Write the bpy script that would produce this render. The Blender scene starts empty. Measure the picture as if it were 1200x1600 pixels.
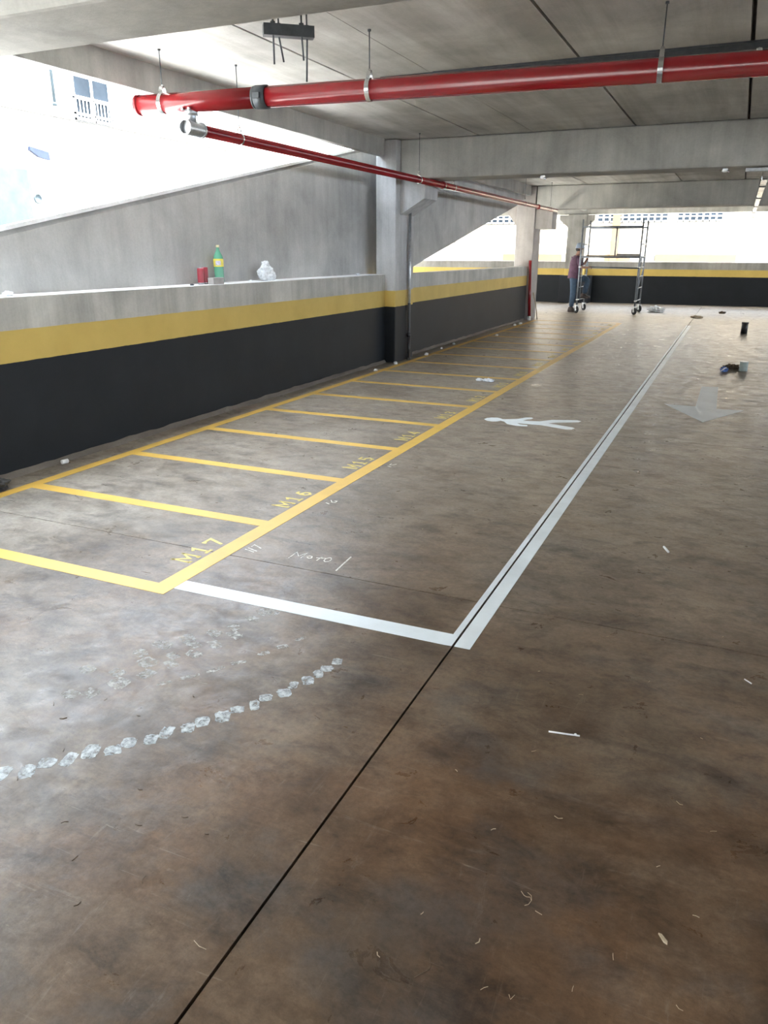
import bpy, bmesh, math, random
from mathutils import Vector, Matrix, noise
random.seed(7)
SC = bpy.context.scene
COL = SC.collection
PI = math.pi

# ------------------------------------------------------------------ camera
cam_d = bpy.data.cameras.new('camera'); cam = bpy.data.objects.new('camera', cam_d); COL.objects.link(cam)
R_ = Vector((0.91209503, 0.40997395, 0.00200493)); U_ = Vector((-0.13576381, 0.29742072, 0.9450445)); F_ = Vector((-0.38684732, 0.86224259, -0.32693558))
cam.matrix_world = Matrix(((R_.x, U_.x, -F_.x, 0), (R_.y, U_.y, -F_.y, 0), (R_.z, U_.z, -F_.z, 1.55), (0, 0, 0, 1)))
cam_d.sensor_fit = 'VERTICAL'; cam_d.sensor_height = 36; cam_d.lens = 36 * 1174.72 / 1600
cam_d.clip_start = 0.05; cam_d.clip_end = 300
SC.camera = cam
# ------------------------------------------------------------------ light
SC.view_settings.view_transform = 'Standard'; SC.view_settings.look = 'None'
SC.view_settings.gamma = 1; SC.view_settings.use_curve_mapping = False
SC.view_settings.exposure = 2.74
w = bpy.data.worlds.new('sky'); SC.world = w; w.use_nodes = True
bg = w.node_tree.nodes['Background']; bg.inputs[0].default_value = (0.77, 0.875, 1.0, 1); bg.inputs[1].default_value = 2.9
sun_d = bpy.data.lights.new('sun', 'SUN'); sun = bpy.data.objects.new('sun', sun_d); COL.objects.link(sun)
sun_d.energy = 10.0; sun_d.angle = math.radians(1.0); sun_d.color = (1.0, 0.95, 0.86)
sun.rotation_euler = Vector((-0.26, -0.05, -1.0)).to_track_quat('-Z', 'Y').to_euler()
try:
    SC.cycles.max_bounces = 10; SC.cycles.diffuse_bounces = 6
    SC.cycles.sample_clamp_indirect = 8
    SC.cycles.caustics_reflective = False; SC.cycles.caustics_refractive = False
except Exception: pass
def portal(name, loc, look, sx, sy):     # guides the sky sampling through an opening, emits nothing itself
    d = bpy.data.lights.new(name, 'AREA'); d.shape = 'RECTANGLE'; d.size = sx; d.size_y = sy
    o = bpy.data.objects.new(name, d); COL.objects.link(o); o.location = loc
    o.rotation_euler = Vector(look).to_track_quat('-Z', 'Y').to_euler(); d.cycles.is_portal = True
portal('sky_portal_left', (-5.2, 10, 2.4), (1, 0, 0), 3.0, 34)
portal('sky_portal_back', (3, -6.4, 1.8), (0, 1, 0), 16, 1.9)
portal('sky_portal_far', (0, 26.7, 2.0), (0, -1, 0), 26, 1.7)

# ------------------------------------------------------------------ materials
def new_mat(name):
    m = bpy.data.materials.new(name); m.use_nodes = True
    nt = m.node_tree; return m, nt, nt.nodes['Principled BSDF']
def N(nt, t, **k):
    n = nt.nodes.new(t)
    for a, b in k.items(): setattr(n, a, b)
    return n
def coords(nt, scale=(1, 1, 1), rot=(0, 0, 0)):
    tc = N(nt, 'ShaderNodeTexCoord'); mp = N(nt, 'ShaderNodeMapping'); mp.inputs['Scale'].default_value = scale; mp.inputs['Rotation'].default_value = rot
    nt.links.new(tc.outputs['Object'], mp.inputs[0]); return mp.outputs[0]
def noise_(nt, vec, scale, detail=6, rough=.6, dist=0):
    n = N(nt, 'ShaderNodeTexNoise'); n.inputs['Scale'].default_value = scale; n.inputs['Detail'].default_value = detail
    n.inputs['Roughness'].default_value = rough; n.inputs['Distortion'].default_value = dist
    nt.links.new(vec, n.inputs['Vector']); return n.outputs['Fac']
def ramp(nt, fac, stops, interp='LINEAR'):
    r = N(nt, 'ShaderNodeValToRGB'); r.color_ramp.interpolation = interp
    while len(r.color_ramp.elements) < len(stops): r.color_ramp.elements.new(.5)
    for e, (p, c) in zip(r.color_ramp.elements, stops): e.position = p; e.color = (*c, 1) if len(c) == 3 else c
    nt.links.new(fac, r.inputs[0]); return r.outputs[0]
def mix(nt, f, a, b, mode='MIX'):
    m = N(nt, 'ShaderNodeMix', data_type='RGBA', blend_type=mode)
    for sock, v in ((0, f), (6, a), (7, b)):
        if hasattr(v, 'links') or isinstance(v, bpy.types.NodeSocket): nt.links.new(v, m.inputs[sock])
        else: m.inputs[sock].default_value = v if sock == 0 else (*v, 1)
    return m.outputs[2]
def math_(nt, op, a, b=0.0, c=None):
    m = N(nt, 'ShaderNodeMath', operation=op)
    for i, v in enumerate((a, b) if c is None else (a, b, c)):
        if isinstance(v, bpy.types.NodeSocket): nt.links.new(v, m.inputs[i])
        else: m.inputs[i].default_value = v
    return m.outputs[0]
def bump(nt, bsdf, h, strength=.2, dist=.02):
    b = N(nt, 'ShaderNodeBump'); b.inputs['Strength'].default_value = strength; b.inputs['Distance'].default_value = dist
    nt.links.new(h, b.inputs['Height']); nt.links.new(b.outputs[0], bsdf.inputs['Normal'])
def simple(name, c, rough=.5, metal=0, var=.12, scale=12, spec=.5):
    m, nt, b = new_mat(name); v = coords(nt)
    n = noise_(nt, v, scale, 4)
    lo = tuple(x * (1 - var) for x in c); hi = tuple(min(1, x * (1 + var)) for x in c)
    nt.links.new(ramp(nt, n, [(.3, lo), (.7, hi)]), b.inputs['Base Color'])
    b.inputs['Roughness'].default_value = rough; b.inputs['Metallic'].default_value = metal
    b.inputs['Specular IOR Level'].default_value = spec
    return m
def concrete_nodes(nt, c, streak=1.0, grain=1.0):
    """cast concrete: cloudy tone, vertical run streaks, small pits"""
    lo = tuple(x * .72 for x in c); hi = tuple(min(1, x * 1.2) for x in c)
    v = coords(nt); big = noise_(nt, v, 1.3, 8, .62, .3)
    base = ramp(nt, big, [(.3, lo), (.7, hi)])
    vs = coords(nt, (7, 7, .45)); st = noise_(nt, vs, 1.2, 6, .6, .4)
    s = ramp(nt, st, [(.35, (.70, .70, .69)), (.62, (1, 1, 1))])
    base = mix(nt, .75 * streak, base, s, 'MULTIPLY')
    fine = noise_(nt, v, 45, 4, .7)
    f = ramp(nt, fine, [(.3, (.86, .86, .86)), (.6, (1, 1, 1))])
    return mix(nt, .6 * grain, base, f, 'MULTIPLY'), fine, big
def concrete(name, c, streak=1.0, rough=.85, flow=None):
    m, nt, b = new_mat(name); col, fine, big = concrete_nodes(nt, c, streak)
    if flow:   # casting streaks along the slab's own length
        vs = coords(nt, flow); st = noise_(nt, vs, 1.0, 7, .65, .5)
        col = mix(nt, .8, col, ramp(nt, st, [(.33, (.62, .61, .58)), (.6, (1, 1, 1))]), 'MULTIPLY')
    nt.links.new(col, b.inputs['Base Color']); b.inputs['Roughness'].default_value = rough
    bump(nt, b, fine, .25, .01); return m
def banded(name, z1, z2, conc):
    """black dado, yellow band, bare concrete above - paint edges slightly uneven"""
    m, nt, b = new_mat(name); col, fine, big = concrete_nodes(nt, conc, .9)
    tc = N(nt, 'ShaderNodeTexCoord'); sx = N(nt, 'ShaderNodeSeparateXYZ'); nt.links.new(tc.outputs['Object'], sx.inputs[0])
    wob = noise_(nt, coords(nt), 9, 3); z = math_(nt, 'MULTIPLY_ADD', wob, .008, sx.outputs[2])
    t1 = math_(nt, 'LESS_THAN', z, z1 + .004); t2 = math_(nt, 'LESS_THAN', z, z2 + .004)
    cl = noise_(nt, coords(nt), 2.2, 6)
    yel = ramp(nt, cl, [(.3, (.50, .36, .10)), (.7, (.60, .44, .13))])
    blk = ramp(nt, cl, [(.3, (.0085, .0105, .0135)), (.7, (.013, .016, .020))])
    c = mix(nt, t2, col, yel); c = mix(nt, t1, c, blk)
    nt.links.new(c, b.inputs['Base Color'])
    r = math_(nt, 'MULTIPLY_ADD', t2, -.25, .85); nt.links.new(r, b.inputs['Roughness']); b.inputs['Specular IOR Level'].default_value = .22
    bump(nt, b, fine, .15, .006); return m
def floor_mat():
    m, nt, b = new_mat('power_floated_concrete')
    v = coords(nt)
    big = noise_(nt, v, .55, 7, .6, .6); mid = noise_(nt, coords(nt, (1, 1.3, 1), (0, 0, .5)), 2.1, 10, .66, .35)
    brown = ramp(nt, mid, [(.25, (.075, .046, .027)), (.5, (.135, .088, .054)), (.75, (.21, .15, .10))])
    grey = ramp(nt, mid, [(.25, (.095, .083, .070)), (.5, (.17, .15, .125)), (.75, (.26, .232, .198))])
    # the slab stretch near the wall and the bays is coloured greyer and paler; the drive lane stays brown and dirty
    sx = N(nt, 'ShaderNodeSeparateXYZ'); tc = N(nt, 'ShaderNodeTexCoord'); nt.links.new(tc.outputs['Object'], sx.inputs[0])
    fx = math_(nt, 'MULTIPLY_ADD', sx.outputs[0], -.10, -.12)
    fy = math_(nt, 'MULTIPLY_ADD', sx.outputs[1], .045, fx)
    ff = math_(nt, 'ADD', fy, math_(nt, 'MULTIPLY_ADD', big, 2.2, -.95))
    k = ramp(nt, ff, [(.15, (0, 0, 0)), (.75, (1, 1, 1))])
    col = mix(nt, k, brown, grey)
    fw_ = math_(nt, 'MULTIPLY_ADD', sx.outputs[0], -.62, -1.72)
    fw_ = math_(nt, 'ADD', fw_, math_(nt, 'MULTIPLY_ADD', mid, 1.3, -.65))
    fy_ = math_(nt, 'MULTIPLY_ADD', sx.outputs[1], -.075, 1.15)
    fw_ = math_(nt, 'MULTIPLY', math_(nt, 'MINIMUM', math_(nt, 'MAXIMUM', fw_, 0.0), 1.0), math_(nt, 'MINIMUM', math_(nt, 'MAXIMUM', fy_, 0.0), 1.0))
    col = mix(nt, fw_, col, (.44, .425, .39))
    rust = noise_(nt, coords(nt, (1, 1, 1), (0, 0, 1.1)), 1.25, 7, .62, .25)
    near = math_(nt, 'MINIMUM', math_(nt, 'MAXIMUM', math_(nt, 'MULTIPLY_ADD', sx.outputs[1], -.42, 1.75), .12), 1.0)
    col = mix(nt, math_(nt, 'MULTIPLY', ramp(nt, rust, [(.46, (0, 0, 0)), (.62, (.6, .6, .6))]), near), col, (.185, .104, .056))
    smudge = noise_(nt, coords(nt, (1, 1.6, 1), (0, 0, 2.0)), 1.9, 9, .66, .3)
    col = mix(nt, ramp(nt, smudge, [(.50, (0, 0, 0)), (.66, (.7, .7, .7))]), col, (.088, .083, .080))
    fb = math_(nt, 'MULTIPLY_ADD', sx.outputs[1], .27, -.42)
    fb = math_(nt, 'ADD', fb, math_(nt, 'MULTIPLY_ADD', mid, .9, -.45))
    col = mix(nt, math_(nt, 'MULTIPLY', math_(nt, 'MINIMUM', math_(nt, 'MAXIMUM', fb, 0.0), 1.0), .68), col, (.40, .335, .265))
    # dark scuffs
    sc = noise_(nt, coords(nt, (1, 1.9, 1), (0, 0, -.35)), 3.4, 10, .72, .5)
    col = mix(nt, .85, col, ramp(nt, sc, [(.32, (.42, .42, .44)), (.50, (1, 1, 1))]), 'MULTIPLY')
    # pale trowel arcs and scratches
    tr = noise_(nt, coords(nt, (1.2, 8, 1), (0, 0, .9)), 2.6, 8, .72, 1.2)
    col = mix(nt, ramp(nt, tr, [(.60, (0, 0, 0)), (.78, (.6, .6, .6))]), col, (.27, .23, .185))
    tr2 = noise_(nt, coords(nt, (9, 1.2, 1), (0, 0, .35)), 2.4, 8, .72, 1.3)
    col = mix(nt, ramp(nt, tr2, [(.60, (0, 0, 0)), (.78, (.55, .55, .55))]), col, (.26, .22, .18))
    mot = noise_(nt, coords(nt, (.8, 1.2, 1), (0, 0, .7)), 6.5, 9, .74, .3)
    col = mix(nt, .72, col, ramp(nt, mot, [(.36, (.55, .52, .50)), (.53, (1, 1, 1)), (.68, (1.0, 1.0, 1.0))]), 'MULTIPLY')
    big2 = noise_(nt, coords(nt, (1, .8, 1), (0, 0, .2)), .75, 6, .6, .4)
    col = mix(nt, .8, col, ramp(nt, big2, [(.36, (.66, .62, .58)), (.56, (1, 1, 1))]), 'MULTIPLY')
    fine = noise_(nt, v, 42, 8, .8)
    col = mix(nt, .85, col, ramp(nt, fine, [(.34, (.62, .62, .62)), (.60, (1, 1, 1))]), 'MULTIPLY')
    hair = noise_(nt, coords(nt, (1.5, 34, 1), (0, 0, .25)), 1.6, 6, .65, .9)
    col = mix(nt, ramp(nt, hair, [(.66, (0, 0, 0)), (.74, (.5, .5, .5))]), col, (.30, .26, .21))
    nt.links.new(col, b.inputs['Base Color'])
    rg = noise_(nt, coords(nt, (1, 1.2, 1)), 6.5, 9, .72, .6)
    rr = ramp(nt, rg, [(.32, (.24, .24, .24)), (.62, (.46, .46, .46))])
    nt.links.new(rr, b.inputs['Roughness'])
    h = noise_(nt, coords(nt), 9, 6, .6); bump(nt, b, h, .3, .014)
    b.inputs['Specular IOR Level'].default_value = .33
    return m
def paint(name, c, rough=.45, wear=.55):
    m, nt, b = new_mat(name)
    n = noise_(nt, coords(nt), 26, 8, .7); cl = noise_(nt, coords(nt), 3, 5)
    col = ramp(nt, cl, [(.3, tuple(x * .86 for x in c)), (.7, tuple(min(1, x * 1.08) for x in c))])
    col = mix(nt, ramp(nt, n, [(.68, (0, 0, 0)), (.76, (wear, wear, wear))]), col, tuple(x * .5 + .08 for x in c))
    nt.links.new(col, b.inputs['Base Color']); b.inputs['Roughness'].default_value = rough
    bump(nt, b, n, .2, .003); return m
def chalky(name, c, lo=.42, hi=.62, scale=40):
    """dusty mark that lets the slab show through"""
    m, nt, b = new_mat(name); b.inputs['Base Color'].default_value = (*c, 1); b.inputs['Roughness'].default_value = .9
    n = noise_(nt, coords(nt), scale, 7, .7)
    nt.links.new(ramp(nt, n, [(lo, (0, 0, 0)), (hi, (.85, .85, .85))]), b.inputs['Alpha']); return m

M = {}
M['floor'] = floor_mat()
M['sub'] = simple('joint_filler', (.03, .026, .022), .95)
M['wall'] = banded('painted_parapet', .80, 1.022, (.52, .51, .475))
M['farwall'] = banded('painted_far_parapet', .845, 1.05, (.34, .33, .31))
M['column'] = banded('painted_column', .80, 1.022, (.50, .50, .50))
M['column_bare'] = concrete('bare_column_concrete', (.38, .35, .33), .7)
M['beam'] = concrete('beam_concrete', (.45, .445, .415), .65)
M['ceiling'] = concrete('ceiling_slab_concrete', (.585, .58, .55), 0, .85, (3.2, .25, 1))
M['ramp'] = concrete('ramp_wall_concrete', (.46, .455, .44), .5)
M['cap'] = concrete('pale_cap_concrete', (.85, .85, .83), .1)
M['shadowline'] = simple('dark_shadow_line', (.075, .07, .062), .9)  # dark colour paints the thin shade line along the sill courses
M['mortar'] = concrete('rough_mortar', (.16, .14, .12), .2, .95)
M['shell'] = concrete('shell_concrete', (.28, .26, .24), .6)
M['yellow'] = paint('yellow_floor_paint', (.62, .385, .070))
M['yellow_text'] = paint('yellow_stencil_paint', (.62, .49, .13), .5, .8)
M['white'] = paint('white_floor_paint', (.70, .76, .80), .4, .4)
M['pictwhite'] = paint('white_pictogram_paint', (.82, .87, .89), .45, .3)
M['grey'] = paint('grey_floor_paint', (.56, .60, .63), .45, .3)
M['red'] = simple('red_pipe_enamel', (.24, .012, .016), .20, 0, .10, 5)
M['galv'] = simple('galvanised_steel', (.46, .48, .50), .38, .85, .2, 30)
M['darksteel'] = simple('dark_steel', (.09, .10, .11), .45, .6, .2, 20)
M['zinc'] = simple('bright_zinc', (.72, .73, .74), .25, .9, .1, 30)
M['blackpvc'] = simple('black_pvc', (.020, .021, .023), .35)
M['scaf'] = simple('scaffold_tube', (.17, .19, .22), .45, .5, .25, 10)
M['rubber'] = simple('black_rubber', (.02, .02, .02), .8)
M['whitepl'] = simple('white_plastic', (.75, .76, .77), .45)
M['bag'] = simple('white_sack_plastic', (.68, .70, .72), .4, 0, .2, 30)
M['stucco'] = simple('white_stucco', (.38, .38, .37), .9, 0, .03, 3)
M['stucco2'] = simple('office_stucco', (.46, .385, .295), .9, 0, .03, 3)
M['cream'] = simple('cream_stucco', (.80, .68, .46), .9, 0, .05, 3)
M['orange'] = simple('ochre_stucco', (.125, .078, .040), .9, 0, .08, 3)
M['whiteframe'] = simple('white_window_frame', (.82, .83, .84), .5)
M['glass'] = simple('grey_window_glass', (.018, .024, .031), .5, 0, .2, 2, .05)
M['greyline'] = simple('grey_grille', (.06, .06, .06), .8)
M['blue'] = simple('blue_tarp', (.008, .016, .040), .6, 0, .3, 8)
M['pale'] = simple('pale_cyan_render', (.040, .056, .064), .9, 0, .25, 4)
M['ground'] = simple('pale_yard_ground', (.62, .60, .56), .95, 0, .1, 2)
M['chalk'] = chalky('white_chalk', (.85, .82, .74), .30, .5, 90)
M['tyre1'] = chalky('pale_tyre_dust', (.62, .66, .68), .30, .60, 34)
M['tyre2'] = chalky('faint_tyre_dust', (.66, .65, .62), .38, .70, 38)
M['wood'] = simple('pale_dry_wood', (.42, .34, .24), .8, 0, .3, 60)
M['twig'] = simple('dark_twig', (.10, .07, .045), .85, 0, .4, 60)
M['can'] = simple('red_can', (.30, .03, .045), .35, 0, .1, 20)
M['block'] = simple('grey_block', (.34, .32, .30), .85)
M['tin'] = simple('pale_tin', (.40, .46, .44), .5, .1, .15, 12)
M['label'] = simple('yellow_label', (.78, .66, .10), .5, 0, .15, 40)
M['label2'] = simple('white_violet_label', (.55, .52, .66), .5, 0, .3, 60)
M['cap_y'] = simple('cream_cap', (.72, .66, .42), .5)
m, nt, b = new_mat('green_pet'); b.inputs['Base Color'].default_value = (.22, .62, .42, 1); b.inputs['Roughness'].default_value = .12
b.inputs['Transmission Weight'].default_value = .45; b.inputs['IOR'].default_value = 1.2; M['pet'] = m
M['dado'] = simple('black_dado_paint', (.012, .014, .018), .6, 0, .1, 6, .22)
M['skin'] = simple('brown_skin', (.20, .10, .065), .55, 0, .08, 20)
M['shirt'] = simple('maroon_shirt', (.075, .035, .062), .85, 0, .2, 12)
M['jeans'] = simple('blue_denim', (.035, .062, .10), .9, 0, .25, 14)
M['helmet'] = simple('pale_blue_helmet', (.16, .20, .27), .35, 0, .05, 6)
M['boot'] = simple('dark_boot_leather', (.05, .035, .03), .6)
M['hair'] = simple('black_hair', (.02, .017, .015), .8)
M['glove'] = simple('blue_rag', (.10, .17, .42), .8, 0, .3, 30)

# ------------------------------------------------------------------ mesh helpers
def BM(): return bmesh.new()
def box(bm, x0, x1, y0, y1, z0, z1):
    v = [bm.verts.new((x, y, z)) for z in (z0, z1) for x, y in ((x0, y0), (x1, y0), (x1, y1), (x0, y1))]
    for f in ((3, 2, 1, 0), (4, 5, 6, 7), (0, 1, 5, 4), (1, 2, 6, 5), (2, 3, 7, 6), (3, 0, 4, 7)): bm.faces.new([v[i] for i in f])
    return v
def rbox(bm, x0, x1, y0, y1, z0, z1, bev=.01):
    b2 = bmesh.new(); box(b2, x0, x1, y0, y1, z0, z1)
    bmesh.ops.bevel(b2, geom=b2.edges[:], offset=bev, segments=2, affect='EDGES', profile=.5)
    merge(bm, b2)
def merge(bm, b2, mtx=None):
    me = bpy.data.meshes.new('t'); b2.to_mesh(me); b2.free()
    if mtx: me.transform(mtx)
    bm.from_mesh(me); bpy.data.meshes.remove(me)
def prism(bm, pts, a, b, axis='z'):
    """extrude a 2D polygon between a and b along axis (z: xy polygon, y: xz polygon, x: yz polygon)"""
    f = {'z': lambda p, t: (p[0], p[1], t), 'y': lambda p, t: (p[0], t, p[1]), 'x': lambda p, t: (t, p[0], p[1])}[axis]
    lo = [bm.verts.new(f(p, a)) for p in pts]; hi = [bm.verts.new(f(p, b)) for p in pts]; n = len(pts)
    fs = [bm.faces.new(lo[::-1]), bm.faces.new(hi)]
    for i in range(n): fs.append(bm.faces.new((lo[i], lo[(i + 1) % n], hi[(i + 1) % n], hi[i])))
    bmesh.ops.recalc_face_normals(bm, faces=fs)
def tube(bm, a, b, r, seg=16, r2=None, cap=True):
    a = Vector(a); b = Vector(b); d = (b - a).normalized(); r2 = r if r2 is None else r2
    u = d.orthogonal().normalized(); v = d.cross(u); A = []; B = []
    for i in range(seg):
        t = 2 * PI * i / seg; o = u * math.cos(t) + v * math.sin(t)
        A.append(bm.verts.new(a + o * r)); B.append(bm.verts.new(b + o * r2))
    for i in range(seg):
        f = bm.faces.new((A[i], A[(i + 1) % seg], B[(i + 1) % seg], B[i])); f.smooth = True
    if cap: bm.faces.new(A[::-1]); bm.faces.new(B)
def path(bm, pts, r, seg=8):
    """bent tube through points"""
    pts = [Vector(p) for p in pts]; rings = []
    for i, p in enumerate(pts):
        d = (pts[min(i + 1, len(pts) - 1)] - pts[max(i - 1, 0)]).normalized()
        if i == 0: u = d.orthogonal().normalized()
        else: u = (u - d * u.dot(d)).normalized()
        v = d.cross(u); rr = r[i] if isinstance(r, (list, tuple)) else r
        rings.append([bm.verts.new(p + (u * math.cos(2 * PI * k / seg) + v * math.sin(2 * PI * k / seg)) * rr) for k in range(seg)])
    for A, B in zip(rings, rings[1:]):
        for k in range(seg):
            f = bm.faces.new((A[k], A[(k + 1) % seg], B[(k + 1) % seg], B[k])); f.smooth = True
    bm.faces.new(rings[0][::-1]); bm.faces.new(rings[-1])
def lathe(bm, prof, c=(0, 0, 0), seg=24, ax='z'):
    rings = []
    for r, z in prof:
        ring = []
        for k in range(seg):
            t = 2 * PI * k / seg; p = (r * math.cos(t), r * math.sin(t), z)
            if ax == 'x': p = (z, p[0], p[1])
            if ax == 'y': p = (p[0], z, p[1])
            ring.append(bm.verts.new((c[0] + p[0], c[1] + p[1], c[2] + p[2])))
        rings.append(ring)
    fs = []
    for A, B in zip(rings, rings[1:]):
        for k in range(seg):
            f = bm.faces.new((A[k], A[(k + 1) % seg], B[(k + 1) % seg], B[k])); f.smooth = True; fs.append(f)
    if prof[0][0] > 1e-5: fs.append(bm.faces.new(rings[0][::-1]))
    if prof[-1][0] > 1e-5: fs.append(bm.faces.new(rings[-1]))
    bmesh.ops.remove_doubles(bm, verts=[v for r in rings for v in r], dist=1e-6)
    bmesh.ops.recalc_face_normals(bm, faces=[f for f in fs if f.is_valid])
def band(bm, c, r, w, t, axis, seg=28, a0=0, a1=2 * PI):
    """flat steel strap round a pipe: centre, inner radius, width along the axis vector, thickness"""
    c = Vector(c); ax = Vector(axis).normalized(); up = Vector((0, 0, 1)); s = ax.cross(up).normalized(); rows = []
    full = abs(a1 - a0 - 2 * PI) < 1e-4; n = seg if full else seg + 1
    for i in range(n):
        a = a0 + (a1 - a0) * i / seg; o = s * math.cos(a) + up * math.sin(a)
        rows.append([bm.verts.new(c + o * rr + ax * ww) for rr, ww in ((r, -w / 2), (r + t, -w / 2), (r + t, w / 2), (r, w / 2))])
    for i in range(n if full else n - 1):
        A, B = rows[i], rows[(i + 1) % n]
        for k in range(4): bm.faces.new((A[k], A[(k + 1) % 4], B[(k + 1) % 4], B[k]))
    if not full: bm.faces.new(rows[0]); bm.faces.new(rows[-1][::-1])
def stroke(bm, pts, w, z0, z1):
    """painted stroke on the floor: a mitred ribbon with thickness"""
    pts = [Vector(p) for p in pts]; L = []; Rr = []
    for i, p in enumerate(pts):
        d0 = (p - pts[i - 1]).normalized() if i else None; d1 = (pts[i + 1] - p).normalized() if i < len(pts) - 1 else None
        if d0 is None: n = Vector((-d1.y, d1.x)); k = 1
        elif d1 is None: n = Vector((-d0.y, d0.x)); k = 1
        else:
            n = (Vector((-d0.y, d0.x)) + Vector((-d1.y, d1.x)))
            n = n.normalized() if n.length > .1 else Vector((-d0.y, d0.x)); k = 1 / max(.5, n.dot(Vector((-d0.y, d0.x))))
        L.append(p + n * w / 2 * k); Rr.append(p - n * w / 2 * k)
    for i in range(len(pts) - 1):
        prism(bm, [tuple(L[i]), tuple(Rr[i]), tuple(Rr[i + 1]), tuple(L[i + 1])], z0, z1)
def blob(bm, c, r, squash=(1, 1, 1), amp=.25, freq=3.0, sub=3, seed=0, flat=True):
    b2 = bmesh.new(); bmesh.ops.create_icosphere(b2, subdivisions=sub, radius=1)
    for v in b2.verts:
        n = noise.noise(v.co * freq + Vector((seed * 7.1, seed * 3.3, seed))) ; n2 = noise.noise(v.co * freq * 2.3 + Vector((seed, 5, 2)))
        v.co *= 1 + amp * n * 1.6 + amp * .6 * n2
        v.co = Vector((v.co.x * squash[0], v.co.y * squash[1], v.co.z * squash[2])) * r
    if flat:
        zmin = -squash[2] * r * .72
        for v in b2.verts:
            if v.co.z < zmin: v.co.z = zmin
    lo = min(v.co.z for v in b2.verts)
    merge(bm, b2, Matrix.Translation((c[0], c[1], c[2] - lo)))
def obj(name, bm, mat, parent=None, origin=None, smooth=None, label=None, cat=None, group=None, kind=None):
    """link a bmesh (in world coordinates) as one object; its origin goes to `origin` or stays at the parent's"""
    me = bpy.data.meshes.new(name)
    org = Vector(origin) if origin is not None else Vector((0, 0, 0))
    if parent is not None: org = parent.matrix_basis.translation.copy() if parent.parent is None else parent.parent.matrix_basis.translation.copy()
    bm.transform(Matrix.Translation(-org)); bm.normal_update(); bm.to_mesh(me); bm.free()
    if smooth: me.polygons.foreach_set('use_smooth', [True] * len(me.polygons))
    me.materials.append(M[mat] if isinstance(mat, str) else mat)
    o = bpy.data.objects.new(name, me); COL.objects.link(o)
    if parent is not None: o.parent = parent          # parents are unrotated: children keep world placement
    else: o.location = org
    tag(o, label, cat, group, kind); return o
def tag(o, label=None, cat=None, group=None, kind=None):
    if label: o['label'] = label
    if cat: o['category'] = cat
    if group: o['group'] = group
    if kind: o['kind'] = kind
def thing(name, loc, label, cat, group=None):
    o = bpy.data.objects.new(name, None); COL.objects.link(o); o.location = loc; o.empty_display_size = .1
    tag(o, label, cat, group); return o
def dup(root, loc, label=None, group=None):
    r = root.copy(); COL.objects.link(r); r.location = loc
    if label: r['label'] = label
    if group: r['group'] = group
    for ch in list(root.children):
        c = ch.copy(); COL.objects.link(c); c.parent = r
        for g in list(ch.children):
            d = g.copy(); COL.objects.link(d); d.parent = c
    return r
def struct(name, bm, mat, label=None, cat=None):
    return obj(name, bm, mat, None, None, None, label, cat, None, 'structure')

# ------------------------------------------------------------------ the setting
XR = 11.0; YB = -6.0
# floor: slabs with sawn joints between them, over a dark filler
bm = BM()
xs = [-4.9, -0.873, 5.1, XR]; ys = [YB, 3.093, 6.84, 18.93, 26.3]
for i in range(3):
    for j in range(4):
        gx = .0045; gy = .0032
        box(bm, xs[i] + (gx if i else 0), xs[i + 1] - (gx if i < 2 else 0), ys[j] + (gy if j else 0), ys[j + 1] - (gy if j < 3 else 0), -.12, 0)
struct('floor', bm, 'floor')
bm = BM(); box(bm, -4.9, XR, YB, 26.3, -.2, -.014)
struct('floor_joint_filler', bm, 'sub')
bm = BM(); box(bm, -60, 60, -40, 90, -3.2, -3.0); struct('ground', bm, 'ground')
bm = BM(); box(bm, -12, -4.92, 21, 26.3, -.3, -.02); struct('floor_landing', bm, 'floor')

# ceiling: precast planks with open joints, carried by the beams
bm = BM()
cx = [(-4.85, -3.362), (-3.338, -2.634), (-2.628, -1.386), (-1.362, -.148), (-.118, 1.10), (1.12, 2.35), (2.37, 3.6), (3.62, 4.85), (4.87, 6.1), (6.12, 7.35), (7.37, 8.6), (8.62, XR)]
for y0, y1 in ((YB, 2.7), (2.7, 10.45), (10.45, 18.6), (18.6, 26.35)):
    for x0, x1 in cx: box(bm, x0, x1, y0 + .01, y1 - .01, 3.0, 3.10)
struct('ceiling', bm, 'ceiling')
bm = BM(); box(bm, -4.85, XR, YB, 26.35, 3.10, 3.35); struct('ceiling_topping', bm, 'shell')
bm = BM(); box(bm, -12, -4.88, 18.9, 26.35, 3.0, 3.3); struct('ceiling_landing_shade', bm, 'ceiling')  # added unseen roof that cuts sky light at the far end
def beam(y0, y1, z0, z1, x0, x1, label, bev=.02):
    b = BM(); rbox(b, x0, x1, y0, y1, z0, z1, bev); return struct('concrete_beam', b, 'beam', label, 'beam')
beam(2.74, 3.26, 2.5, 2.995, -4.45, XR, 'cast concrete beam crossing overhead nearest the camera')
beam(10.45, 11.0, 2.5, 2.995, -4.452, XR, 'concrete crossbeam resting on the first column bracket')
beam(18.62, 19.15, 2.495, 2.995, -4.49, XR, 'concrete crossbeam resting on the second column')
beam(25.95, 26.3, 2.68, 2.995, -12, XR, 'shallow concrete beam over the far opening')
b = BM(); rbox(b, -4.72, -4.62, YB, 10.30, 2.785, 3.34, .008); rbox(b, -4.72, -4.62, 11.02, 18.58, 2.785, 3.34, .008); rbox(b, -4.72, -4.62, 19.3, 25.94, 2.785, 3.34, .008)
struct('concrete_edge_beam', b, 'beam', 'long concrete edge beam above the ramp opening', 'beam')
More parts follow.
